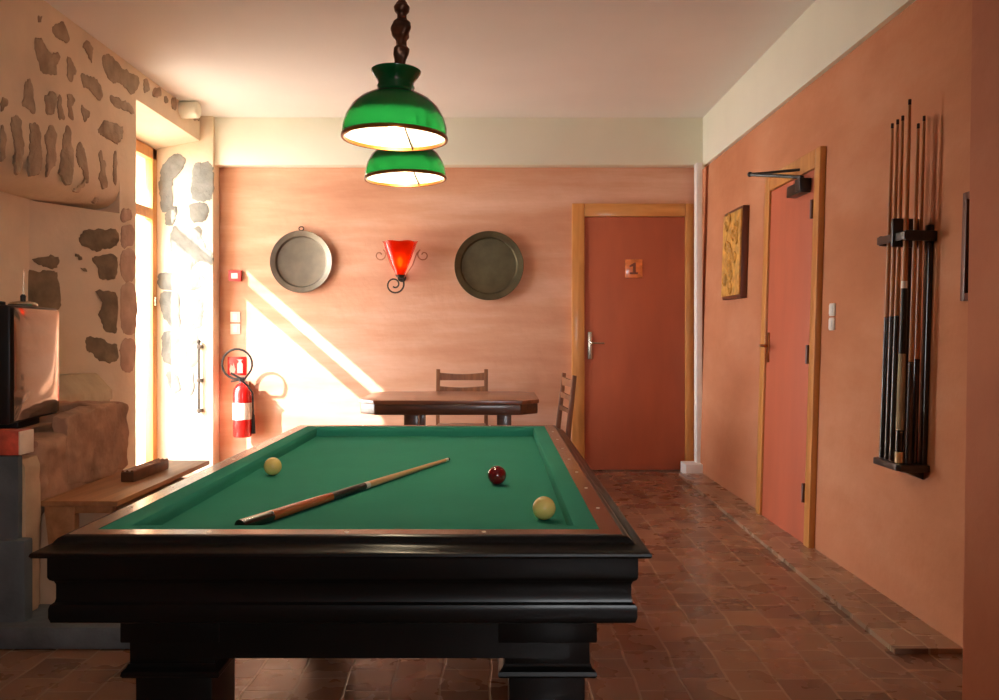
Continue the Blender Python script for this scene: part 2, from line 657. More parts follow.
# white corner strip and its foot
mb = MB()
mb.box(1.80, 1.852, 7.50, 7.60, 0.04, 2.78, 0.004)
mb.box(1.68, 1.852, 7.40, 7.61, 0.0, 0.10, 0.004)
struct('trim_3', mb, M['trim_white'])
# raised border of tiles along the wall
mb = MB()
mb.prism([(1.56, 3.28), (1.90, 3.28), (1.90, 7.40), (1.62, 7.40)], 0.0, 0.022, 'Z')
struct('trim_4', mb, M['border_tiles'], smooth=0)


# ---- exposed stones: irregular outlines standing a little proud of the plaster
def stone_patch(mb, pts, mi, up, grow=1.07):
    """pts: world outline on a wall plane; up: the wall's normal."""
    n = len(pts)
    c = sum(pts, Vector()) / n
    pts = [c + (p - c) * grow for p in pts]
    out = []
    for _ in range(2):      # round the outline off
        pts = [q for i in range(len(pts)) for q in (pts[i].lerp(pts[(i + 1) % len(pts)], 0.22), pts[i].lerp(pts[(i + 1) % len(pts)], 0.78))]
    n = len(pts)
    for i in range(n):
        a, b = pts[i], pts[(i + 1) % n]
        for k in range(2):
            p = a.lerp(b, k / 2)
            j = noise.noise_vector(p * 14.0) * 0.018 + noise.noise_vector(p * 45.0) * 0.012
            j -= up * j.dot(up)
            out.append(p + j)
    levels = [(1.02, -0.01), (0.985, 0.002), (0.92, 0.005), (0.6, 0.007)]
    rings = []
    for s, h in levels:
        rings.append([mb.bm.verts.new(c + (p - c) * s + up * (h + (0.003 * noise.noise(p * 9.0) if s < 0.95 else 0))) for p in out])
    m = len(out)
    for a, b in zip(rings[:-1], rings[1:]):
        for k in range(m):
            f = mb.bm.faces.new([a[k], a[(k + 1) % m], b[(k + 1) % m], b[k]])
            f.material_index = mi
    cv = mb.bm.verts.new(c + up * 0.0075)
    for k in range(m):
        f = mb.bm.faces.new([rings[-1][k], rings[-1][(k + 1) % m], cv])
        f.material_index = mi


UPPER = [
    [(52, 24), (62, 23), (66, 28), (69, 38), (66, 43), (58, 39), (53, 33)],
    [(35, 42), (39, 39), (44, 42), (48, 52), (54, 55), (58, 51), (60, 57), (57, 65), (56, 72), (54, 76), (50, 74), (44, 73), (40, 69), (38, 60), (36, 50)],
    [(82, 45), (88, 40), (92, 46), (91, 55), (92, 63), (88, 57)],
    [(66, 62), (69, 58), (73, 64), (77, 73), (72, 77), (70, 83), (67, 75)],
    [(81, 76), (84, 74), (86, 80), (88, 73), (95, 80), (99, 85), (103, 94), (100, 101), (95, 98), (90, 90), (83, 87)],
    [(103, 54), (111, 57), (117, 61), (121, 67), (130, 73), (138, 76), (139, 85), (134, 93), (126, 90), (121, 84), (113, 82), (107, 78), (104, 66)],
    [(110, 97), (117, 96), (121, 102), (126, 101), (132, 107), (134, 113), (130, 113), (122, 108), (113, 105)],
    [(38, 18), (42, 15), (41, 21), (38, 24)],
    [(23, 93), (27, 80), (31, 80), (33, 93), (35, 106), (33, 113), (29, 108), (22, 107)],
    [(45, 95), (50, 91), (55, 94), (56, 104), (53, 116), (45, 113)],
    [(57, 97), (61, 96), (62, 110), (64, 119), (58, 117), (57, 108)],
    [(66, 95), (70, 94), (75, 102), (71, 106), (73, 119), (69, 117), (68, 105)],
    [(81, 104), (83, 110), (89, 110), (90, 115), (85, 121), (82, 117)],
    [(0, 100), (5, 99), (8, 104), (4, 109), (0, 109)],
    [(12, 120), (16, 116), (21, 121), (22, 135), (24, 150), (22, 165), (18, 174), (15, 172), (15, 150), (13, 135), (11, 127)],
    [(30, 126), (33, 124), (40, 127), (40, 150), (42, 155), (41, 175), (30, 175), (29, 165), (30, 145)],
    [(45, 132), (52, 127), (56, 135), (55, 150), (57, 160), (53, 167), (47, 176), (48, 165), (46, 150)],
    [(64, 133), (66, 128), (71, 130), (71, 142), (73, 147), (73, 170), (72, 183), (65, 181), (60, 172), (61, 160), (62, 147)],
    [(76, 152), (80, 141), (84, 150), (86, 162), (89, 170), (88, 182), (84, 177), (82, 168), (77, 162)],
    [(98, 152), (102, 152), (103, 160), (106, 162), (104, 175), (108, 184), (104, 188), (99, 180), (101, 168)],
    [(113, 152), (117, 150), (116, 162), (117, 175), (116, 185), (112, 178), (113, 165)],
    [(98, 128), (102, 123), (106, 120), (122, 127), (123, 133), (118, 144), (112, 141), (99, 134)],
    [(0, 126), (4, 127), (6, 140), (5, 155), (3, 160), (0, 158)],
    [(73, 190), (82, 184), (85, 180), (84, 187), (76, 192)],
    [(92, 200), (98, 199), (99, 202), (94, 203)],
    [(143, 80), (148, 81), (150, 92), (144, 93)], [(153, 88), (160, 88), (161, 95), (158, 98), (153, 95)],
    [(164, 93), (168, 99), (169, 104), (164, 102)], [(171, 98), (176, 98), (176, 110), (172, 108)],
    [(178, 108), (186, 111), (190, 118), (186, 117)], [(193, 113), (199, 115), (200, 122), (194, 120)],
]
PIER = [
    [(121, 209), (131, 209), (132, 220), (121, 221)], [(121, 226), (134, 226), (133, 245), (121, 246)],
    [(121, 251), (135, 251), (134, 280), (121, 280)], [(121, 285), (136, 285), (136, 333), (121, 332)],
    [(121, 340), (135, 340), (134, 370), (121, 371)],
]
NICHE_SIDE = [
    [(79, 237), (85, 230), (100, 230), (117, 229), (117, 248), (100, 249), (90, 249), (83, 243)],
    [(91, 260), (95, 255), (117, 255), (117, 278), (105, 280), (98, 277), (99, 268)],
    [(95, 294), (102, 290), (110, 294), (117, 294), (117, 332), (111, 331), (106, 331), (101, 320), (98, 316), (102, 305), (104, 298)],
    [(84, 342), (90, 337), (100, 338), (108, 345), (117, 343), (117, 358), (110, 362), (98, 358), (90, 352), (85, 350)],
    [(74, 252), (80, 254), (83, 261), (78, 260)], [(80, 269), (86, 268), (87, 271), (82, 272)],
]
NICHE_BACK = [
    [(11, 302), (13, 282), (22, 268), (34, 272), (50, 271), (58, 275), (60, 290), (60, 306), (56, 310), (12, 310)],
    [(31, 258), (45, 257), (58, 258), (59, 265), (55, 269), (45, 266), (36, 264)],
    [(2, 233), (7, 236), (10, 250), (7, 262), (2, 266)],
]
JAMB = [
    [(162, 168), (170, 160), (177, 156), (183, 160), (182, 169), (176, 175), (172, 181), (173, 197), (171, 205), (163, 210), (161, 195), (161, 178)],
    [(167, 210), (173, 206), (177, 208), (175, 219), (171, 225), (165, 222)],
    [(193, 167), (200, 164), (211, 165), (211, 195), (209, 199), (196, 199), (192, 193), (194, 180)],
    [(189, 206), (196, 204), (207, 204), (207, 217), (200, 222), (191, 220)],
    [(175, 228), (184, 227), (188, 231), (200, 229), (201, 240), (205, 248), (210, 251), (211, 262), (205, 262), (200, 258), (195, 262), (190, 270), (185, 262), (177, 255), (173, 248)],
    [(160, 276), (165, 273), (180, 274), (200, 274), (203, 284), (195, 288), (175, 290), (161, 287)],
    [(161, 295), (167, 293), (178, 294), (179, 310), (180, 326), (170, 325), (163, 315)],
    [(184, 306), (192, 298), (200, 298), (203, 310), (200, 327), (186, 326)],
    [(164, 335), (172, 332), (196, 332), (197, 345), (196, 365), (175, 365), (164, 360)],
    [(166, 373), (176, 374), (182, 390), (172, 394)], [(184, 374), (194, 372), (195, 392), (187, 396)],
]

# stone wall on the window side: hood over the niche, pier, lintel, outer masonry
mb = MB()
hood = [(XL, H), (XL, 2.34), (XL - 0.004, 2.26), (XL - 0.03, 2.19), (XL - 0.09, 2.145), (XL - 0.2, 2.12), (-3.0, 2.10), (-3.1, 2.10), (-3.1, H)]
mb.prism(hood, -2.2, 5.93, 'Y')
mb.prism([(XL, 5.93), (XL, 6.20), (-3.1, 6.0), (-3.1, 5.93)], 2.10, H, 'Z')
mb.prism([(XL, 5.93), (XL, 6.20), (-3.1, 6.0), (-3.1, 5.33), (-2.965, 5.33)], 0, 2.10, 'Z')
mb.prism([(XL - 0.003, 2.985), (XL - 0.003, H), (-3.1, H), (-3.1, 2.90)], 5.95, 7.56, 'Y')       # lintel with sloping soffit
mb.box(-3.1, -2.96, -2.2, 5.9, 0, 2.2)   # back of the niche
mb.box(-3.45, -3.1, -2.4, 6.0, 0, H)
mb.box(-3.45, -3.1, 6.0, 7.6, 2.845, H)
UPN = Vector((1, 0, 0))
SPN = Vector((0.60, -0.315, 0)).normalized()      # the splayed side of the niche


def splay(px, py):
    d = at(px, py, 1.0) - Vector((0, 0, 1.25))
    k = (Vector((XL, 5.93, 0)) - Vector((0, 0, 0))).dot(SPN) / d.dot(SPN)
    return Vector((0, 0, 1.25)) + d * k


for poly in UPPER:
    stone_patch(mb, [atx(px, py, XL) for px, py in poly], 1, UPN)
for poly in PIER:
    stone_patch(mb, [atx(px, py, XL) for px, py in poly], 3, UPN, 1.14)
for poly in NICHE_SIDE:
    stone_patch(mb, [splay(px, py) for px, py in poly], 2, SPN)
for poly in NICHE_BACK:
    stone_patch(mb, [splay(px, py) for px, py in poly], 2, SPN)
struct('wall_left', mb, [M['plaster'], M['stone'], M['stone_dark'], M['stone_pier']])
# far jamb of the window recess
mb = MB()
mb.box(-3.45, -2.535, 7.55, YB, 0, H, 0.006)
for poly in JAMB:
    stone_patch(mb, [at(px, py, 7.55) for px, py in poly], 1, Vector((0, -1, 0)), 1.16)
struct('wall_jamb', mb, [M['plaster'], M['stone_jamb']])
# plastered corbel under the ceiling above the recess
mb = MB()
a = at(184, 102, 7.2)
mb.lathe([(0, 0), (0.055, 0), (0.07, 0.012), (0.072, 0.17), (0.06, 0.19), (0, 0.192)], 18, (-2.50, 7.1, 3.145), 'X')
struct('trim_5', mb, M['white'])

# low masonry in front of the niche: grey slabs, plaster edge, rubble, kerb
mb = MB()
mb.box(-2.96, -1.932, 3.405, 3.44, 0.08, 0.755, 0.01, mi=0)
mb.box(-2.96, -1.89, 3.375, 3.44, 0.08, 0.42, 0.012, mi=0)
struct('wall_slabs', mb, M['stone_blue'])


def rubble(x0, x1, y0, y1, z0, z1, amp, cuts=22, fr=8.0):
    t = bmesh.new()
    bmesh.ops.create_cube(t, size=1.0)
    bmesh.ops.bevel(t, geom=list(t.edges), offset=0.06, segments=2, profile=0.6, affect='EDGES')
    bmesh.ops.subdivide_edges(t, edges=[e for e in t.edges if e.calc_length() > 0.3], cuts=cuts, use_grid_fill=True)
    for v in t.verts:
        p = Vector(((x0 + x1) / 2 + v.co.x * (x1 - x0), (y0 + y1) / 2 + v.co.y * (y1 - y0), (z0 + z1) / 2 + v.co.z * (z1 - z0)))
        q = p * fr
        nv = noise.noise_vector(p * 4.0) * amp * 0.8 + noise.noise_vector(q * 1.4) * amp * 0.6 + noise.noise_vector(q * 3.3) * amp * 0.3
        v.co = p + nv
    return t


mb = MB()
mb.box(-2.96, -1.95, 3.57, 4.40, 0.0, 0.60, 0.02, mi=1)
mb._merge(rubble(-2.94, -1.93, 3.56, 4.40, 0.48, 0.805, 0.026), 0)
mb._merge(rubble(-2.00, -1.925, 3.80, 4.42, 0.55, 0.885, 0.022), 0)
mb._merge(rubble(-2.60, -1.93, 4.12, 4.42, 0.55, 0.89, 0.024), 0)
mb._merge(rubble(-2.90, -1.925, 3.435, 3.56, 0.06, 0.742, 0.010), 1)
struct('wall_hearth', mb, [M['stone_brown'], M['plaster_dark']], smooth=50)
mb = MB()
mb.box(-2.96, -2.66, 4.20, 5.82, 0.0, 0.86, 0.02)
mb.prism([(-2.98, 0.8), (-2.63, 0.8), (-2.63, 0.87), (-2.74, 0.985), (-2.98, 0.985)], 4.25, 5.78, 'Y', 0.01)
struct('wall_ledge', mb, M['slab'])
mb = MB()
mb.box(-1.97, -1.40, 3.60, 4.42, 0.08, 0.498, 0.015)
struct('wall_stub', mb, M['plaster_dark'])
mb = MB()
mb.box(-2.96, -1.35, 3.32, 4.45, 0.0, 0.092, 0.018)
struct('baseboard_left', mb, M['stone_blue'])

# glazed window door in the recess
win = sroot('window_1', (-3.07, 6.74, 0.0))
mb = MB()
for y in (-0.81, 0.76):
    mb.box(-0.035, 0.035, y - 0.05, y + 0.05, 0.0, 2.90, 0.006)
mb.box(-0.035, 0.035, -0.80, 0.80, 2.80, 2.90, 0.006)
mb.box(-0.035, 0.035, -0.76, 0.71, 0.0, 0.10, 0.006)
mb.build('window_frame', M['amber'], win)
mb = MB()
mb.box(-0.03, 0.04, -0.76, 0.71, 2.265, 2.36, 0.008)
mb.build('transom_bar', M['amber_x'], win)
mb = MB()
mb.box(-0.003, 0.003, -0.76, 0.71, 2.36, 2.80)
mb.build('upper_pane', M['pane'], win)
mb = MB()
mb.box(-0.003, 0.003, -0.76, 0.71, 0.10, 2.265)
mb.build('lower_pane', M['pane'], win)
mb = MB()
mb.box(0.035, 0.05, 0.735, 0.765, 1.50, 1.58, 0.004)
mb.build('hinge', M['steel'], win)

mb = MB()
mb.box(-14, -3.46, -6, 16, -0.14, -0.02)
struct('ground', mb, M['terrace'], smooth=0)

# ------------------------------------------------------------------ doors
d1 = sroot('door_1', (1.265, YB, 0))
fw0, fw1 = -0.56, 0.555
mb = MB()
mb.box(fw0, -0.445, -0.05, 0.0, 0, 2.445, 0.008)
mb.box(0.475, fw1, -0.05, 0.0, 0, 2.445, 0.008)
mb.build('door_frame', M['amber'], d1)
mb = MB()
mb.box(-0.4452, 0.4752, -0.05, 0.0, 2.325, 2.445, 0.008)
mb.build('frame_head', M['amber_x'], d1)
mb = MB()
mb.box(-0.443, 0.473, -0.035, 0.0, 0.008, 2.322, 0.004)
leaf = mb.build('door_leaf', M['door'], d1)
mb = MB()
mb.box(-0.415, -0.375, -0.044, -0.034, 1.02, 1.27, 0.004)
hp = mb.build('handle_plate', M['steel'], d1)
mb = MB()
mb.tube([(-0.395, -0.04, 1.17), (-0.395, -0.085, 1.17), (-0.385, -0.092, 1.17), (-0.27, -0.092, 1.165)], 0.009, 10)
mb.build('lever', M['steel'], hp)
tc_ = at(633, 269, YB)
mb = MB()
tx, tz = tc_.x - 1.265, tc_.z
mb.box(tx - 0.08, tx + 0.08, -0.046, -0.034, tz - 0.085, tz + 0.085, 0.004)
tile = mb.build('number_tile', M['tile_orange'], d1)
mb = MB()
one = [(-0.038, -0.05), (0.038, -0.05), (0.038, -0.034), (0.018, -0.034), (0.018, 0.055), (0.004, 0.055), (-0.04, 0.028), (-0.04, 0.012), (-0.008, 0.022), (-0.008, -0.034), (-0.038, -0.034)]
mb.prism([(tx + x, tz + z) for x, z in one], -0.050, -0.045, 'Y')
mb.build('numeral', M['tile_dark'], tile, smooth=0)

# side door: local x = away from the wall into the room (-X), frame stands on the leaning wall
TILT = (0, math.atan(LEAN), 0)
d2 = sroot('door_2', (XW, 0, 0), TILT)
y0, y1 = 4.815, 5.80
mb = MB()
mb.box(-0.035, 0.01, y0, y0 + 0.085, 0, 2.33, 0.008)
mb.box(-0.035, 0.01, y1 - 0.10, y1, 0, 2.33, 0.008)
mb.build('door_frame', M['amber'], d2)
mb = MB()
mb.box(-0.035, 0.01, y0 + 0.0852, y1 - 0.1002, 2.22, 2.33, 0.008)
mb.build('frame_head', M['amber'], d2)
mb = MB()
mb.box(-0.022, 0.01, y0 + 0.088, y1 - 0.103, 0.008, 2.217, 0.004)
mb.build('door_leaf', M['door_pink'], d2)
for z in (0.32, 1.13, 1.98):
    mb = MB()
    mb.tube([(-0.036, y0 + 0.10, z - 0.055), (-0.036, y0 + 0.10, z + 0.055)], 0.011, 10)
    mb.build('hinge', M['dark_frame'], d2)
mb = MB()
mb.box(-0.032, -0.02, y1 - 0.165, y1 - 0.125, 1.06, 1.26, 0.004)
hp = mb.build('handle_plate', M['brass'], d2)
mb = MB()
mb.tube([(-0.03, y1 - 0.145, 1.17), (-0.075, y1 - 0.145, 1.17), (-0.08, y1 - 0.155, 1.17), (-0.08, y1 - 0.25, 1.168)], 0.009, 10)
mb.build('lever', M['brass'], hp)
mb = MB()
mb.box(-0.085, -0.02, y0 + 0.16, y0 + 0.40, 2.09, 2.16, 0.008)
mb.box(-0.092, -0.02, y0 + 0.155, y0 + 0.24, 2.10, 2.175, 0.006)
cl = mb.build('door_closer', M['black'], d2)
mb = MB()
mb.tube([(-0.06, y0 + 0.22, 2.19), (-0.27, y0 + 0.55, 2.262)], 0.011, 8)
mb.tube([(-0.27, y0 + 0.55, 2.262), (-0.03, y0 + 0.32, 2.255)], 0.009, 8)
mb.ball((-0.27, y0 + 0.55, 2.262), 0.017, 12, 8)
mb.tube([(-0.06, y0 + 0.22, 2.16), (-0.06, y0 + 0.22, 2.195)], 0.016, 10)
mb.build('closer_arm', M['black'], cl)

# ------------------------------------------------------------------ billiard table
TX0, TX1, TY0, TY1 = -0.962, 0.287, 1.89, 4.15     # outer edge of the flat rail top
CX = (TX0 + TX1) / 2
bt = thing('billiard_table', 'black pocketless billiard table with green cloth under the two green lamps', 'billiard table', (CX, (TY0 + TY1) / 2, 0))
x0, x1 = TX0 - CX, TX1 - CX
CY = (TY0 + TY1) / 2
ya, yb = TY0 - CY, TY1 - CY
ZT, ZB = 0.80, 0.757
RW, CW = 0.046, 0.058      # rail wood width, cushion width
mb = MB()
mb.ring([(0.0, ZT), (-RW, ZT), (-RW, 0.70), (0.0, 0.70)], x0, x1, ya, yb)
mb.build('rail', M['rail_wood'], bt)
mb = MB()      # black lip moulding
mb.ring([(0.0005, ZT - 0.0005), (0.007, 0.7985), (0.014, 0.795), (0.020, 0.788), (0.024, 0.782), (0.036, 0.777), (0.050, 0.772), (0.055, 0.769), (0.0565, 0.764), (0.053, 0.759), (0.02, 0.757), (0.0005, 0.755)], x0, x1, ya, yb)
mb.build('rail_lip', M['black_wood'], bt)
mb = MB()      # apron with its stepped and rounded mouldings
apron = [(0.0, 0.757), (0.030, 0.757), (0.030, 0.711), (0.027, 0.704), (0.020, 0.699), (0.017, 0.692), (0.017, 0.660), (0.019, 0.653), (0.026, 0.648), (0.0285, 0.640), (0.0285, 0.620), (0.025, 0.609), (0.014, 0.604), (-0.10, 0.603), (-0.11, 0.596), (-0.11, 0.478), (-0.15, 0.474), (-0.15, 0.69), (0.0, 0.69)]
apron = [(o, z) for o, z in apron]
mb.ring(apron, x0, x1, ya, yb)
mb.build('apron', M['black_wood'], bt)
mb = MB()
mb.box(x0 + RW, x1 - RW, ya + RW, yb - RW, 0.70, ZB)
mb.build('cloth_bed', M['felt'], bt)
ix0, ix1, iy0, iy1 = x0 + RW, x1 - RW, ya + RW, yb - RW
for side in range(4):
    mb = MB()
    t = bmesh.new()
    prof = [(0.0, ZT - 0.001), (0.6, ZT + 0.001), (0.93, ZT - 0.004), (1.0, ZT - 0.012), (0.99, ZT - 0.024), (0.965, ZB - 0.002), (0.0, ZB - 0.002)]
    cor = [(ix0, iy0), (ix1, iy0), (ix1, iy1), (ix0, iy1)]
    inn = [(ix0 + CW, iy0 + CW), (ix1 - CW, iy0 + CW), (ix1 - CW, iy1 - CW), (ix0 + CW, iy1 - CW)]
    A, B = side, (side + 1) % 4
    ra = [t.verts.new((cor[A][0] + (inn[A][0] - cor[A][0]) * s, cor[A][1] + (inn[A][1] - cor[A][1]) * s, z)) for s, z in prof]
    rb = [t.verts.new((cor[B][0] + (inn[B][0] - cor[B][0]) * s, cor[B][1] + (inn[B][1] - cor[B][1]) * s, z)) for s, z in prof]
    n = len(prof)
    for k in range(n):
        t.faces.new([ra[k], ra[(k + 1) % n], rb[(k + 1) % n], rb[k]])
    t.faces.new(ra)
    t.faces.new(rb)
    bmesh.ops.recalc_face_normals(t, faces=t.faces)
    mb._merge(t)
    mb.build('cushion', M['felt'], bt, smooth=40)
sight = None
spots = [(x, y) for x in (x0 + RW * 0.45, x1 - RW * 0.45) for y in [ya + (yb - ya) * k / 8 for k in range(1, 8)]]
spots += [(x0 + (x1 - x0) * k / 4, y) for y in (ya + RW * 0.45, yb - RW * 0.45) for k in (1, 2, 3)]
for x, y in spots:
    if sight is None:
        mb = MB()
        mb.lathe([(0, 0.0012), (0.005, 0.0012), (0.0055, -0.002), (0, -0.002)], 12)
        sight = mb.build('sight', M['pearl'], bt, loc=(x, y, ZT))
    else:
        c = sight.copy()
        c.parent = bt
        c.location = (x, y, ZT)
        link(c)


def table_leg(cx, cy):
    mb = MB()
    h = 0.098
    prof = [(0, 0.480), (0.020, 0.480), (0.020, 0.592), (0, 0.592)]
    mb.box(cx - h - 0.02, cx + h + 0.02, cy - h - 0.02, cy + h + 0.02, 0.515, 0.6025, 0.004)
    mb.box(cx - h - 0.004, cx + h + 0.004, cy - h - 0.004, cy + h + 0.004, 0.45, 0.52, 0.004)
    mb.ring([(0.0, 0.46), (0.006, 0.46), (0.010, 0.452), (0.018, 0.445), (0.020, 0.436), (0.016, 0.430), (0.0, 0.428)], cx - h, cx + h, cy - h, cy + h)
    mb.prism([(cx - h + 0.008, 0.08), (cx + h - 0.008, 0.08), (cx + h - 0.006, 0.45), (cx - h + 0.006, 0.45)], cy - h + 0.006, cy + h - 0.006, 'Y', 0.004)
    mb.box(cx - h - 0.02, cx + h + 0.02, cy - h - 0.02, cy + h + 0.02, 0.0, 0.06, 0.008)
    mb.box(cx - h, cx + h, cy - h, cy + h, 0.055, 0.085, 0.006)
    mb.build('leg', M['black_wood'], bt)


for lx in (x0 + 0.188, x1 - 0.162):
    for ly in (ya + 0.225, yb - 0.225):
        table_leg(lx, ly)

# balls and the cue lying on the cloth
BR = 0.0308


def ball(x, y, m, label):
    o = MB().ball((0, 0, 0), BR, 32, 20).build('billiard_ball', m, None, smooth=180)
    o.location = (x, y, ZB + BR + 0.0006)
    return tag(o, label, 'billiard ball', None)


ball(-0.775, 2.93, M['ivory'], 'cream ivory billiard ball lying alone beside the cue butt on the window side')
ball(0.0065, 2.745, M['red_ball'], 'dark red billiard ball on the green cloth')
ball(0.130, 2.227, M['ivory'], 'cream ivory billiard ball near the red ball and table corner')


def cue_parts(root, length, segs, r0, r1, tip=True):
    """segs = [(name, from, to, material)] along local z, butt at 0."""
    for name, a, b, m in segs:
        ra = r0 + (r1 - r0) * a
        rb = r0 + (r1 - r0) * b
        mb = MB()
        mb.lathe([(0, a * length), (ra, a * length), (rb, b * length), (0, b * length)], 14)
        mb.build(name, m, root, smooth=40)


cue = thing('billiard_cue', 'billiard cue with orange butt and black grip lying across the green cloth', 'cue', (-0.645, 2.06, ZB + 0.015))
p0, p1 = Vector((-0.634, 2.085, ZB + 0.0165)), Vector((-0.180, 3.26, ZB + 0.0075))
cue.location = p0
cue.rotation_euler = (p1 - p0).to_track_quat('Z', 'Y').to_euler()
cl_ = (p1 - p0).length
cue_parts(cue, cl_, [('butt_cap', 0, 0.10, M['cue_dark']), ('butt', 0.10, 0.33, M['cue_orange']), ('grip', 0.33, 0.485, M['black']),
                     ('ring', 0.485, 0.505, M['white_plastic']), ('shaft', 0.505, 0.975, M['cue_light']), ('ferrule', 0.975, 0.992, M['white_plastic']), ('tip', 0.992, 1.0, M['tip_blue'])], 0.0160, 0.0062)


# ------------------------------------------------------------------ pendant lamps
def pendant(x, y, zrim, tilt, so_, label):
    root = thing('pendant_lamp', label, 'lamp', (x, y, zrim), (0, tilt, 0), 'green glass lamps over the billiard table')
    Rr = 0.175
    outer = [(Rr, 0.002), (0.176, 0.012), (0.1745, 0.04), (0.164, 0.075), (0.145, 0.108), (0.117, 0.134), (0.088, 0.150), (0.066, 0.158), (0.060, 0.168), (0.064, 0.176),
             (0.060, 0.184), (0.062, 0.196), (0.074, 0.212), (0.083, 0.226), (0.084, 0.231), (0.080, 0.234), (0.055, 0.236), (0.040, 0.230)]
    inner = [(0.040, 0.222), (0.052, 0.190), (0.054, 0.160), (0.082, 0.143), (0.112, 0.127), (0.139, 0.102), (0.158, 0.072), (0.168, 0.040), (0.170, 0.012), (0.170, 0.002)]
    mb = MB()
    mb.lathe(outer, 64)
    sh = mb.build('shade', M['green_glass'], root, smooth=60)
    mb = MB()
    mb.lathe([(r + 0.0015, z) for r, z in inner], 64)
    mb.build('shade_lining', M['white_glass'], sh, smooth=60)
    mb = MB()
    mb.lathe([(0.1705, 0.0), (0.1775, -0.001), (0.1795, 0.004), (0.1785, 0.011), (0.1755, 0.013), (0.1705, 0.011)], 64, closed=True)
    mb.build('rim_band', M['brass'], root, smooth=60)
    # brass cradle: three arms from the rim to the collar inside
    for k in range(3):
        a = R(75 + 120 * k)
        mb = MB()
        mb.tube([(0.171 * math.cos(a), 0.171 * math.sin(a), 0.004), (0.10 * math.cos(a), 0.10 * math.sin(a), 0.055), (0.022 * math.cos(a), 0.022 * math.sin(a), 0.13)], 0.0036, 6)
        mb.build('cradle_arm', M['iron'], root)
    mb = MB()
    mb.lathe([(0, 0.215), (0.020, 0.215), (0.021, 0.135), (0, 0.135)], 16)
    mb.build('socket', M['bronze'], root)
    mb = MB()
    mb.lathe([(0, 0.040), (0.018, 0.045), (0.030, 0.062), (0.033, 0.080), (0.028, 0.102), (0.016, 0.125), (0.013, 0.134), (0, 0.134)], 20)
    mb.build('bulb', M['bulb'], root, smooth=60)
    mb = MB()
    mb.lathe([(0.022, 0.150), (0.060, 0.142), (0.100, 0.118), (0.130, 0.092), (0.147, 0.070), (0.149, 0.066), (0.146, 0.066), (0.128, 0.087), (0.098, 0.112), (0.058, 0.136), (0.022, 0.143)], 48, closed=True)
    mb.build('added_light_shield', M['white'], root, smooth=60)  # opaque cone added to block the bulb, so the upper dome stays dark
    # turned and twisted stem: a swelling profile with three spiralling lobes
    knots = [(0.222, 0.030), (0.236, 0.031), (0.246, 0.018), (0.262, 0.019), (0.290, 0.025), (0.305, 0.026), (0.318, 0.017), (0.332, 0.017), (0.352, 0.029), (0.372, 0.033), (0.392, 0.028), (0.408, 0.016), (0.420, 0.016), (0.434, 0.025), (0.446, 0.027), (0.458, 0.020), (0.470, 0.011), (0.52, 0.010)]
    t = bmesh.new()
    rings = []
    nn = 36
    for i in range(len(knots) - 1):
        (za, ra), (zb, rb) = knots[i], knots[i + 1]
        for q in range(4):
            u = q / 4
            u = u * u * (3 - 2 * u)
            z = za + (zb - za) * q / 4
            r = ra + (rb - ra) * u
            amp = 0.13 if 0.246 < z < 0.41 else 0.03
            rings.append([t.verts.new((so_ + r * (1 + amp * math.cos(3 * (2 * PI * k / nn) - z * 62)) * math.cos(2 * PI * k / nn), r * (1 + amp * math.cos(3 * (2 * PI * k / nn) - z * 62)) * math.sin(2 * PI * k / nn), z)) for k in range(nn)])
    for a, b in zip(rings[:-1], rings[1:]):
        for k in range(nn):
            t.faces.new([a[k], a[(k + 1) % nn], b[(k + 1) % nn], b[k]])
    t.faces.new(rings[0])
    t.faces.new(rings[-1])
    bmesh.ops.recalc_face_normals(t, faces=t.faces)
    mb = MB()
    mb._merge(t)
    mb.build('stem', M['bronze'], root, smooth=50)
    mb = MB()
    top = (H - zrim) / math.cos(tilt)
    mb.tube([(so_, 0, 0.51), (so_, 0, top - 0.02)], 0.0085, 10)
    mb.build('rod', M['bronze'], root)
    mb = MB()
    mb.lathe([(0.0, top - 0.05), (0.02, top - 0.048), (0.05, top - 0.03), (0.06, top - 0.004), (0, top - 0.004)], 24)
    mb.build('ceiling_rose', M['bronze'], root)
    l = bpy.data.lights.new('bulb_light', 'POINT')
    l.energy = 9
    l.color = (1.0, 0.80, 0.55)
    l.shadow_soft_size = 0.03
    lo = bpy.data.objects.new('bulb_light', l)
    lo.location = (0, 0, 0.018)
    link(lo, root)
    return root


pendant(-0.338, 2.83, 1.905, R(1.2), 0.015, 'larger-looking green glass pendant lamp hanging in front, its ornate twisted stem in full view')
pendant(-0.391, 3.675, 1.925, R(-1.2), 0.0, 'green glass pendant lamp partly hidden behind the other lamp, its stem covered')


# ------------------------------------------------------------------ back wall things
def tray(px, py, r, m, label, loop):
    c = at(px, py, YB)
    root = thing('wall_tray', label, 'tray', (c.x, YB, c.z), (0, 0, 0), 'round metal trays on the far wall')
    mb = MB()
    mb.lathe([(0, 0.010), (r * 0.76, 0.010), (r * 0.79, 0.013), (r * 0.83, 0.034), (r * 0.85, 0.037), (r * 0.97, 0.044), (r * 0.99, 0.047), (r, 0.043), (r * 0.985, 0.036), (r * 0.83, 0.018), (r * 0.80, 0.0), (0, 0.0)], 72, axis='Y')
    mb.build('dish', m, root, smooth=30)
    if loop:
        mb = MB()
        pts = [(0.022 * math.cos(a), -0.03, r + 0.018 + 0.018 * math.sin(a)) for a in [2 * PI * k / 14 for k in range(14)]]
        mb.tube(pts, 0.005, 6, closed=True)
        mb.build('hanging_loop', M['iron'], root)
    return root


tray(302, 262, 0.285, M['pewter_grey'], 'smaller greyish round metal tray with a hanging loop, by the sunlit patch', True)
tray(489, 266, 0.317, M['pewter'], 'larger olive-bronze round metal tray between the red lamp and the door', False)

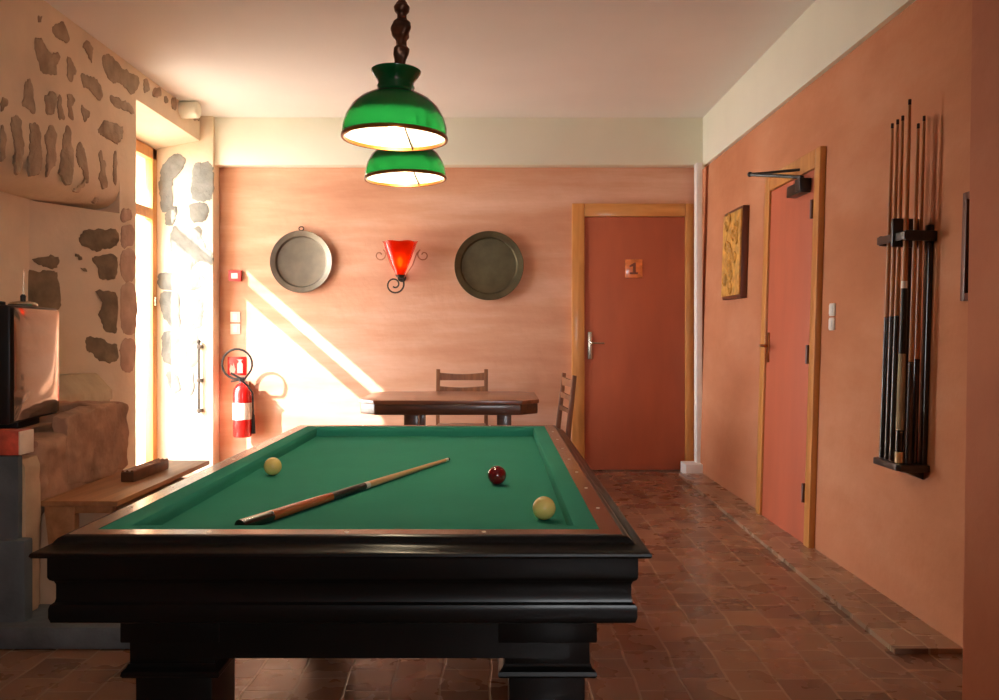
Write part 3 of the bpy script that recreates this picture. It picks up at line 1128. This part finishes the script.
# red wall lamp
c = at(402, 262, YB)
sc = thing('wall_sconce', 'lit red glass wall lamp on iron scrolls between the two trays', 'wall lamp', (c.x, YB, c.z))
mb = MB()
t = bmesh.new()
prof = [(0.032, -0.145, 0.0), (0.040, -0.125, 0), (0.060, -0.08, 0), (0.085, -0.02, 0), (0.112, 0.05, 0), (0.135, 0.11, 0), (0.150, 0.155, 0.3), (0.162, 0.172, 0.4)]
n = 48
rings = []
for r, z, wv in prof:
    rings.append([t.verts.new((r * math.cos(2 * PI * k / n), -0.15 + 0.62 * r * math.sin(2 * PI * k / n), z + wv * 0.010 * math.cos(6 * PI * k / n * 2))) for k in range(n)])
for a, b in zip(rings[:-1], rings[1:]):
    for k in range(n):
        t.faces.new([a[k], a[(k + 1) % n], b[(k + 1) % n], b[k]])
bmesh.ops.solidify(t, geom=list(t.faces), thickness=0.004)
bmesh.ops.recalc_face_normals(t, faces=t.faces)
mb._merge(t)
mb.build('glass_shade', M['red_glass'], sc, smooth=60)
mb = MB()
mb.ball((0.0, -0.16, -0.01), 0.028, 16, 10, scale=(0.8, 0.8, 1.7))
mb.build('bulb', M['flame'], sc)
l = bpy.data.lights.new('sconce_light', 'POINT')
l.energy = 2.6
l.color = (1.0, 0.55, 0.16)
l.shadow_soft_size = 0.035
lo = bpy.data.objects.new('sconce_light', l)
lo.location = (0.0, -0.165, -0.01)
link(lo, sc)


def spiral(cx, cz, r, a0, turns, y, r_end=0.25, n=28):
    return [(cx + r * (1 - (1 - r_end) * i / n) * math.cos(a0 + turns * 2 * PI * i / n), y, cz + r * (1 - (1 - r_end) * i / n) * math.sin(a0 + turns * 2 * PI * i / n)) for i in range(n + 1)]


mb = MB()
mb.tube([(0.02, -0.15, -0.10), (0.03, -0.15, -0.17), (0.03, -0.13, -0.2)] + [(-0.03 + (p[0] + 0.03), -0.12, p[2]) for p in spiral(-0.055, -0.215, 0.085, 0.0, -1.35, -0.12)], 0.0075, 8)
mb.build('lower_scroll', M['iron'], sc)
for s in (-1, 1):
    mb = MB()
    sp_ = spiral(s * 0.20, 0.06, 0.062, R(90), s * 1.2, -0.03)
    mb.tube([(s * 0.02, -0.03, -0.15), (s * 0.10, -0.03, -0.03), (s * 0.14, -0.03, 0.08)] + sp_[2:], 0.0055, 8)
    mb.build('side_scroll', M['rust_iron'], sc)
mb = MB()
mb.box(-0.02, 0.02, -0.16, 0.0, -0.155, -0.135, 0.004)
mb.lathe([(0, 0), (0.04, 0), (0.04, 0.012), (0, 0.016)], 20, (0, 0, -0.145), 'Y')
mb.lathe([(0, 0), (0.034, 0.002), (0.045, 0.02), (0, 0.022)], 20, (0, -0.15, -0.15))
mb.build('bracket', M['iron'], sc)

# call point, switches
c = at(236, 276, YB)
cp = thing('alarm_call_point', 'small red fire alarm call point with white centre on the wall', 'alarm', (c.x, YB, c.z))
mb = MB()
mb.box(-0.058, 0.058, -0.045, 0, -0.05, 0.05, 0.008)
mb.build('housing', M['red_plastic'], cp)
mb = MB()
mb.box(-0.03, 0.03, -0.049, -0.04, -0.026, 0.024, 0.003)
mb.build('glass_plate', M['white_plastic'], cp)
for i, py in enumerate((317, 329)):
    c = at(235.5, py, YB)
    s_ = thing('light_switch', ['white light switch plate under the red call point', 'white light switch plate just above the extinguisher sign'][i], 'switch', (c.x, YB, c.z), (0, 0, 0), 'switch plates by the window recess')
    mb = MB()
    mb.box(-0.046, 0.046, -0.012, 0, -0.048, 0.048, 0.005)
    mb.build('plate', M['white_plastic'], s_)
    mb = MB()
    mb.box(-0.022, 0.022, -0.018, -0.01, -0.028, 0.028, 0.003)
    mb.build('rocker', M['trim_white'], s_)

# extinguisher sign: red square, white extinguisher shape, red flame
c = at(237, 366, YB)
sg = thing('extinguisher_sign', 'square red sign with white pictograms above the fire extinguisher', 'sign', (c.x, YB, c.z))
mb = MB()
mb.box(-0.085, 0.085, -0.008, 0, -0.085, 0.085, 0.001)
mb.build('sign_plate', M['red'], sg)
mb = MB()
mb.prism([(0.005, -0.065), (0.055, -0.065), (0.055, 0.02), (0.042, 0.035), (0.042, 0.05), (0.06, 0.06), (0.0, 0.06), (0.018, 0.05), (0.018, 0.035), (0.005, 0.02)], -0.0095, -0.0075, 'Y')
mb.prism([(-0.06, -0.065), (-0.02, -0.065), (-0.012, -0.03), (-0.03, 0.03), (-0.038, 0.0), (-0.055, 0.015), (-0.066, -0.03)], -0.0095, -0.0075, 'Y')
mb.build('pictogram', M['white_plastic'], sg, smooth=0)

# extinguisher
c = at(243, 411, 7.62)
ex = thing('fire_extinguisher', 'red fire extinguisher with black hose hanging on the wall by the window recess', 'fire extinguisher', (c.x, 7.60, 0.32))
mb = MB()
mb.lathe([(0, 0.0), (0.075, 0.0), (0.082, 0.012), (0.082, 0.40), (0.074, 0.44), (0.045, 0.475), (0.026, 0.485), (0.026, 0.50), (0, 0.50)], 32)
mb.build('cylinder_body', M['red'], ex, smooth=40)
mb = MB()
mb.lathe([(0.0828, 0.16), (0.0832, 0.17), (0.0832, 0.30), (0.0828, 0.31)], 32)
mb.build('instruction_band', M['white_plastic'], ex, smooth=40)
mb = MB()
mb.box(-0.025, 0.025, -0.025, 0.025, 0.495, 0.54, 0.006)
mb.tube([(-0.02, 0, 0.53), (-0.10, -0.01, 0.575)], 0.010, 8)
mb.tube([(-0.02, 0, 0.515), (-0.10, -0.01, 0.50)], 0.008, 8)
mb.build('valve_handle', M['black'], ex)
mb = MB()
pts = [(0.02, -0.01, 0.52)]
for i in range(20):
    a = R(-40 + 330 * i / 19)
    pts.append((-0.03 + 0.135 * math.cos(a), -0.055, 0.66 + 0.135 * math.sin(a)))
pts += [(-0.02, -0.06, 0.54), (0.07, -0.06, 0.46), (0.098, -0.02, 0.40), (0.10, 0.0, 0.12)]
mb.tube(pts, 0.010, 8)
mb.build('hose', M['black'], ex)
mb = MB()
mb.tube([(0.10, 0.0, 0.20), (0.10, 0.0, 0.03)], [0.012, 0.02], 10)
mb.build('nozzle', M['black'], ex)
mb = MB()
mb.box(-0.03, 0.03, 0.07, 0.13, 0.32, 0.50, 0.004)
mb.build('wall_bracket', M['steel'], ex)

# iron bar on the jamb
c = at(200, 380, 7.55)
ib = thing('shutter_bar', 'dark iron shutter bar fixed upright on the stone jamb', 'shutter bar', (c.x, 7.55, 0.52))
mb = MB()
mb.tube([(0, -0.03, 0.02), (0, -0.03, 0.66)], 0.011, 8)
mb.ball((0, -0.03, 0.66), 0.018, 12, 8)
mb.build('bar', M['iron'], ib)
for z in (0.03, 0.30, 0.60):
    mb = MB()
    mb.box(-0.012, 0.03, -0.045, 0.005, z, z + 0.03, 0.003)
    mb.build('bracket', M['iron'], ib)

# ------------------------------------------------------------------ dining table and chairs
dt = thing('dining_table', 'dark brown wooden table with cut corners against the clay wall', 'table', (-0.35, 6.75, 0))
mb = MB()
hx, hy, cc = 0.685, 0.50, 0.13
octo = [(-hx + cc, -hy), (hx - cc, -hy), (hx, -hy + cc), (hx, hy - cc), (hx - cc, hy), (-hx + cc, hy), (-hx, hy - cc), (-hx, -hy + cc)]
mb.prism(octo, 0.725, 0.755, 'Z', 0.006)
mb.build('table_top', M['table_top'], dt)
mb = MB()
s_ = 0.985
mb.prism([(x * s_, y * s_) for x, y in octo], 0.645, 0.726, 'Z', 0.012)
mb.build('table_apron', M['dark_wood'], dt)
for lx in (-0.29, 0.42):
    for ly in (-0.30, 0.30):
        mb = MB()
        mb.box(lx - 0.055, lx + 0.055, ly - 0.05, ly + 0.05, 0.0, 0.647, 0.006)
        mb.build('leg', M['dark_wood'], dt)


def chair(loc, rz, label):
    """front = -Y local, backrest at +Y."""
    r = thing('dining_chair', label, 'chair', loc, (0, 0, rz), 'wooden chairs at the small table')
    w_, d_ = 0.215, 0.20
    mb = MB()
    mb.prism([(-w_ - 0.01, -d_ - 0.01), (w_ + 0.01, -d_ - 0.01), (w_ - 0.005, d_ + 0.01), (-w_ + 0.005, d_ + 0.01)], 0.43, 0.455, 'Z', 0.008)
    mb.build('seat', M['chair_wood'], r)
    for sx in (-1, 1):
        mb = MB()
        mb.box(sx * w_ - 0.018, sx * w_ + 0.018, -d_ - 0.005, -d_ + 0.031, 0, 0.431, 0.004)
        mb.build('leg', M['chair_wood'], r)
        mb = MB()
        mb.prism([(d_ - 0.02, 0.0), (d_ + 0.016, 0.0), (d_ + 0.016, 0.45), (d_ + 0.066, 0.93), (d_ + 0.036, 0.935), (d_ - 0.02, 0.46)], sx * w_ - 0.017, sx * w_ + 0.017, 'X', 0.004)
        mb.build('leg', M['chair_wood'], r)
    for z0, z1, dy in ((0.835, 0.905, 0.052), (0.735, 0.785, 0.040), (0.635, 0.68, 0.028)):
        mb = MB()
        pts = []
        nseg = 8
        lo = []
        for i in range(nseg + 1):
            x = -w_ + 2 * w_ * i / nseg
            bow = 0.018 * math.sin(PI * i / nseg)
            dip = 0.016 * math.sin(PI * i / nseg)
            lo.append((x, d_ + dy - 0.012 + bow, z0, z1 - dip))
        t = bmesh.new()
        rr = []
        for x, y, za, zb_ in lo:
            rr.append([t.verts.new(q) for q in ((x, y - 0.009, za), (x, y + 0.009, za), (x, y + 0.009, zb_), (x, y - 0.009, zb_))])
        for a, b in zip(rr[:-1], rr[1:]):
            for k in range(4):
                t.faces.new([a[k], a[(k + 1) % 4], b[(k + 1) % 4], b[k]])
        t.faces.new(rr[0])
        t.faces.new(rr[-1])
        bmesh.ops.recalc_face_normals(t, faces=t.faces)
        mb._merge(t)
        mb.build('back_rail', M['chair_wood'], r)
    for sx in (-1, 1):
        mb = MB()
        mb.box(sx * w_ - 0.01, sx * w_ + 0.01, -d_ + 0.02, d_, 0.18, 0.21, 0.004)
        mb.build('stretcher', M['chair_wood'], r)
    mb = MB()
    mb.box(-w_, w_, -d_, -d_ + 0.02, 0.25, 0.28, 0.004)
    mb.build('stretcher', M['chair_wood'], r)
    return r


chair((-0.295, 7.30, 0), 0.0, 'wooden chair tucked behind the table with its back to the clay wall')
chair((0.335, 6.60, 0), R(-84), 'wooden chair at the table end seen edge-on beside the far door')

# ------------------------------------------------------------------ side wall things
# carved gilded panel
pp = thing('carved_panel', 'gilded carved relief panel on the clay wall beside the side door', 'carved panel', (xw(1.85), 6.50, 1.865), TILT)
mb = MB()
mb.box(-0.05, 0, -0.25, 0.25, -0.345, 0.345, 0.006)
mb.build('backing_frame', M['dark_frame'], pp)
mb = MB()
mb.box(-0.062, -0.045, -0.243, 0.243, -0.32, 0.32, 0.004)
random.seed(11)
for k in range(15):
    y, z = random.uniform(-0.18, 0.18), -0.27 + 0.54 * k / 14
    pts = [(-0.066, y + 0.05 * (1 - 0.7 * i / 18) * math.cos(i / 18 * 9 + k), z + 0.05 * (1 - 0.7 * i / 18) * math.sin(i / 18 * 9 + k)) for i in range(19)]
    mb.tube(pts, 0.010, 6)
mb.build('relief', M['gold_carve'], pp)

# double switch
sw = thing('light_switch', 'white double switch plate on the clay wall beyond the side door frame', 'switch', (xw(1.34), 4.645, 1.345), TILT)
sw['label'] = 'white double switch plate on the clay wall between side door and cue rack'
mb = MB()
mb.box(-0.012, 0, -0.033, 0.033, 0.004, 0.075, 0.006)
mb.box(-0.012, 0, -0.033, 0.033, -0.075, -0.004, 0.006)
mb.build('plate', M['white_plastic'], sw)
for z in (0.04, -0.04):
    mb = MB()
    mb.box(-0.018, -0.01, -0.02, 0.02, z - 0.026, z + 0.026, 0.003)
    mb.build('rocker', M['trim_white'], sw)

# cue rack
RK = (xw(0.66), 3.60, 0.66)
rk = thing('cue_rack', 'dark wooden wall rack holding a row of cues on the clay wall', 'cue rack', RK, TILT)
mb = MB()
mb.box(-0.022, 0, -0.005, 0.035, 0.02, 1.06, 0.005)
mb.build('back_post', M['rack'], rk)
mb = MB()
mb.box(-0.022, 0, 0.185, 0.215, 0.02, 1.06, 0.005)
mb.build('back_post', M['rack'], rk)
mb = MB()
mb.prism([(0.0, -0.03), (-0.125, -0.03), (-0.14, -0.01), (-0.14, 0.20), (-0.11, 0.225), (0.0, 0.225)], 0.0, 0.03, 'Z', 0.005)
mb.prism([(0.0, 0.002), (-0.11, 0.002), (0.0, -0.04)], 0.02, 0.24, 'Y', 0.004)
mb.build('base_shelf', M['rack'], rk)
mb = MB()
mb.box(-0.135, 0.0, -0.032, -0.014, 0.985, 1.03, 0.005)
mb.box(-0.135, 0.0, 0.205, 0.225, 0.985, 1.03, 0.005)
mb.box(-0.142, -0.128, -0.03, 0.225, 0.99, 1.025, 0.004)
mb.box(-0.064, -0.058, -0.025, 0.215, 0.99, 1.025, 0.004)
mb.box(-0.155, -0.03, 0.048, 0.068, 0.965, 1.09, 0.006)
mb.build('holding_bar', M['rack'], rk)

CUES = [  # x from wall, y along, length, kind, label
    (-0.105, 0.185, 1.505, 'brown', 'slim cue with dark butt, first in the front row from the side door'),
    (-0.105, 0.135, 1.51, 'brown', 'slim cue with dark butt, second in the front row from the side door'),
    (-0.105, 0.090, 1.515, 'brown', 'slim cue with dark butt beside the thick banded cue'),
    (-0.105, 0.030, 1.57, 'band', 'tallest cue in the rack with white ring and black and grey banded butt'),
    (-0.078, 0.004, 1.46, 'red', 'reddish-brown cue standing behind the banded cue, near the rack post'),
    (-0.042, 0.028, 1.50, 'red', 'reddish-brown cue standing closest to the wall in the rack'),
]
tl = math.atan(LEAN)
for x, y, L_, kind, lab in CUES:
    # position on the tilted shelf
    wx = RK[0] + x * math.cos(tl) + 0.031 * math.sin(tl)
    wz = RK[2] - x * math.sin(tl) + 0.031 * math.cos(tl)
    q = thing('racked_cue', lab, 'cue', (wx, RK[1] + y, wz), TILT, 'cues standing in the wall rack')
    if kind == 'brown':
        cue_parts(q, L_, [('butt', 0, 0.42, M['cue_dark']), ('shaft', 0.42, 0.985, M['cue_brown']), ('tip', 0.985, 1.0, M['tip_blue'])], 0.0150, 0.0062)
    elif kind == 'band':
        cue_parts(q, L_, [('butt_cap', 0, 0.03, M['cue_light']), ('butt', 0.03, 0.09, M['cue_dark']), ('sleeve', 0.09, 0.30, M['slab']), ('grip', 0.30, 0.48, M['black']), ('ring', 0.48, 0.50, M['white_plastic']), ('shaft', 0.50, 0.985, M['cue_brown']), ('tip', 0.985, 1.0, M['tip_blue'])], 0.0185, 0.0065)
    else:
        cue_parts(q, L_, [('butt', 0, 0.30, M['cue_dark']), ('shaft', 0.30, 0.985, M['cue_brown']), ('tip', 0.985, 1.0, M['tip_blue'])], 0.0145, 0.006)

# framed dark glass beside the pier
fm = thing('framed_mirror', 'narrow visible strip of a dark framed glass beside the wall pier', 'mirror', (xw(1.6), 3.08, 1.595), TILT)
mb = MB()
hw, hh = 0.26, 0.215
for y_ in (-hw, hw - 0.03):
    mb.box(-0.025, 0, y_, y_ + 0.03, -hh, hh, 0.004)
for z_ in (-hh, hh - 0.03):
    mb.box(-0.025, 0, -hw + 0.0302, hw - 0.0302, z_, z_ + 0.03, 0.004)
mb.build('frame', M['dark_frame'], fm)
mb = MB()
mb.box(-0.014, 0, -hw + 0.028, hw - 0.028, -hh + 0.028, hh - 0.028)
mb.build('glass', M['mirror'], fm)

# ------------------------------------------------------------------ corner by the niche
tv = thing('television', 'black box television with a pale glossy side standing on the stone ledge', 'television', (-2.02, 3.50, 0.872), (0, 0, R(7)))
mb = MB()
mb.prism([(-0.56, 0.02), (-0.05, 0.0), (-0.0, 0.0), (-0.0, 0.505), (-0.40, 0.505), (-0.56, 0.30)], 0.0, 0.50, 'Z', 0.012)
mb.build('casing', M['black'], tv)
mb = MB()
t = bmesh.new()
ny, nz_ = 16, 16
g = []
for i in range(ny + 1):
    row = []
    for j in range(nz_ + 1):
        u, v = i / ny, j / nz_
        x = 0.010 + 0.008 * (1 - (2 * u - 1) ** 8) * (1 - (2 * v - 1) ** 8) + 0.003 * (1 - (2 * u - 1) ** 2) * (1 - (2 * v - 1) ** 2)
        row.append(t.verts.new((x, 0.012 + 0.48 * u, 0.012 + 0.476 * v)))
    g.append(row)
for i in range(ny):
    for j in range(nz_):
        t.faces.new([g[i][j], g[i + 1][j], g[i + 1][j + 1], g[i][j + 1]])
bmesh.ops.solidify(t, geom=list(t.faces), thickness=0.016)
bmesh.ops.recalc_face_normals(t, faces=t.faces)
mb._merge(t)
mb.build('side_panel', M['tv_side'], tv, smooth=60)
mb = MB()
mb.box(-0.50, -0.06, -0.006, 0.006, 0.05, 0.46, 0.004)
mb.build('screen', M['mirror'], tv)
mb = MB()
mb.box(-0.48, -0.04, 0.17, 0.40, -0.036, -0.0005, 0.006)
mb.build('foot', M['black'], tv)

an = thing('indoor_antenna', 'small indoor aerial with thin rod standing on top of the television', 'antenna', (-2.09, 3.72, 1.374))
mb = MB()
mb.lathe([(0, 0), (0.058, 0), (0.060, 0.008), (0.050, 0.016), (0.020, 0.022), (0, 0.023)], 24)
mb.build('base', M['steel'], an)
mb = MB()
mb.lathe([(0, 0.018), (0.011, 0.02), (0.012, 0.044), (0.006, 0.052), (0, 0.053)], 12)
mb.build('pivot', M['black'], an)
mb = MB()
mb.tube([(0, 0, 0.04), (0.004, 0, 0.16)], [0.0028, 0.002], 8)
mb.build('rod', M['steel'], an)
mb = MB()
mb.box(-0.11, 0.03, -0.02, 0.02, 0, 0.018, 0.006)
mb.box(-0.055, -0.03, -0.014, 0.014, 0.015, 0.034, 0.005)
o = mb.build('remote_control', M['black'], None)
o.location = (-2.16, 3.64, 1.374)
tag(o, 'black remote control lying on the television beside the aerial', 'remote control')

bx = thing('printed_box', 'red and cream printed box under the black television', 'box', (-1.985, 3.48, 0.757))
mb = MB()
mb.box(-0.40, 0.05, -0.07, 0.03, 0.0, 0.098, 0.003)
mb.build('carton', M['carton_red'], bx)
mb = MB()
mb.box(0.0505, 0.058, -0.071, 0.031, 0.001, 0.097, 0.003)
mb.build('end_band', M['carton_cream'], bx)
mb = MB()
mb.box(-0.14, -0.09, -0.0725, 0.0, 0.012, 0.088, 0.001)
mb.build('label_band', M['carton_cream'], bx)

bn = thing('bench_board', 'brown wooden bench board on the low plaster wall beside the billiard table', 'bench', (-1.76, 3.55, 0.498))
mb = MB()
mb.box(-0.165, 0.165, 0.0, 1.15, 0.022, 0.046, 0.004)
mb.build('board', M['board'], bn)
mb = MB()
mb.box(-0.150, 0.14, 0.008, 0.046, -0.008, 0.022, 0.004)
mb.build('front_batten', M['board'], bn)
mb = MB()
mb.prism([(-0.15, 0.022), (-0.02, 0.022), (-0.02, -0.24), (-0.045, -0.27), (-0.115, -0.27), (-0.125, -0.2)], 0.005, 0.048, 'Y', 0.004)
mb.build('support_bracket', M['board'], bn)

lb = thing('ridged_box', 'long dark brown ridged wooden box lying on the bench board', 'box', (-1.748, 3.99, 0.545), (0, 0, R(-2)))
mb = MB()
mb.box(-0.032, 0.032, 0.0, 0.40, 0.0, 0.05, 0.008)
mb.build('body', M['dark_wood'], lb)
mb = MB()
for x_ in (-0.022, 0.0, 0.022):
    mb.tube([(x_, 0.004, 0.05), (x_, 0.396, 0.05)], 0.007, 8)
mb.build('ridged_lid', M['chair_wood'], lb)
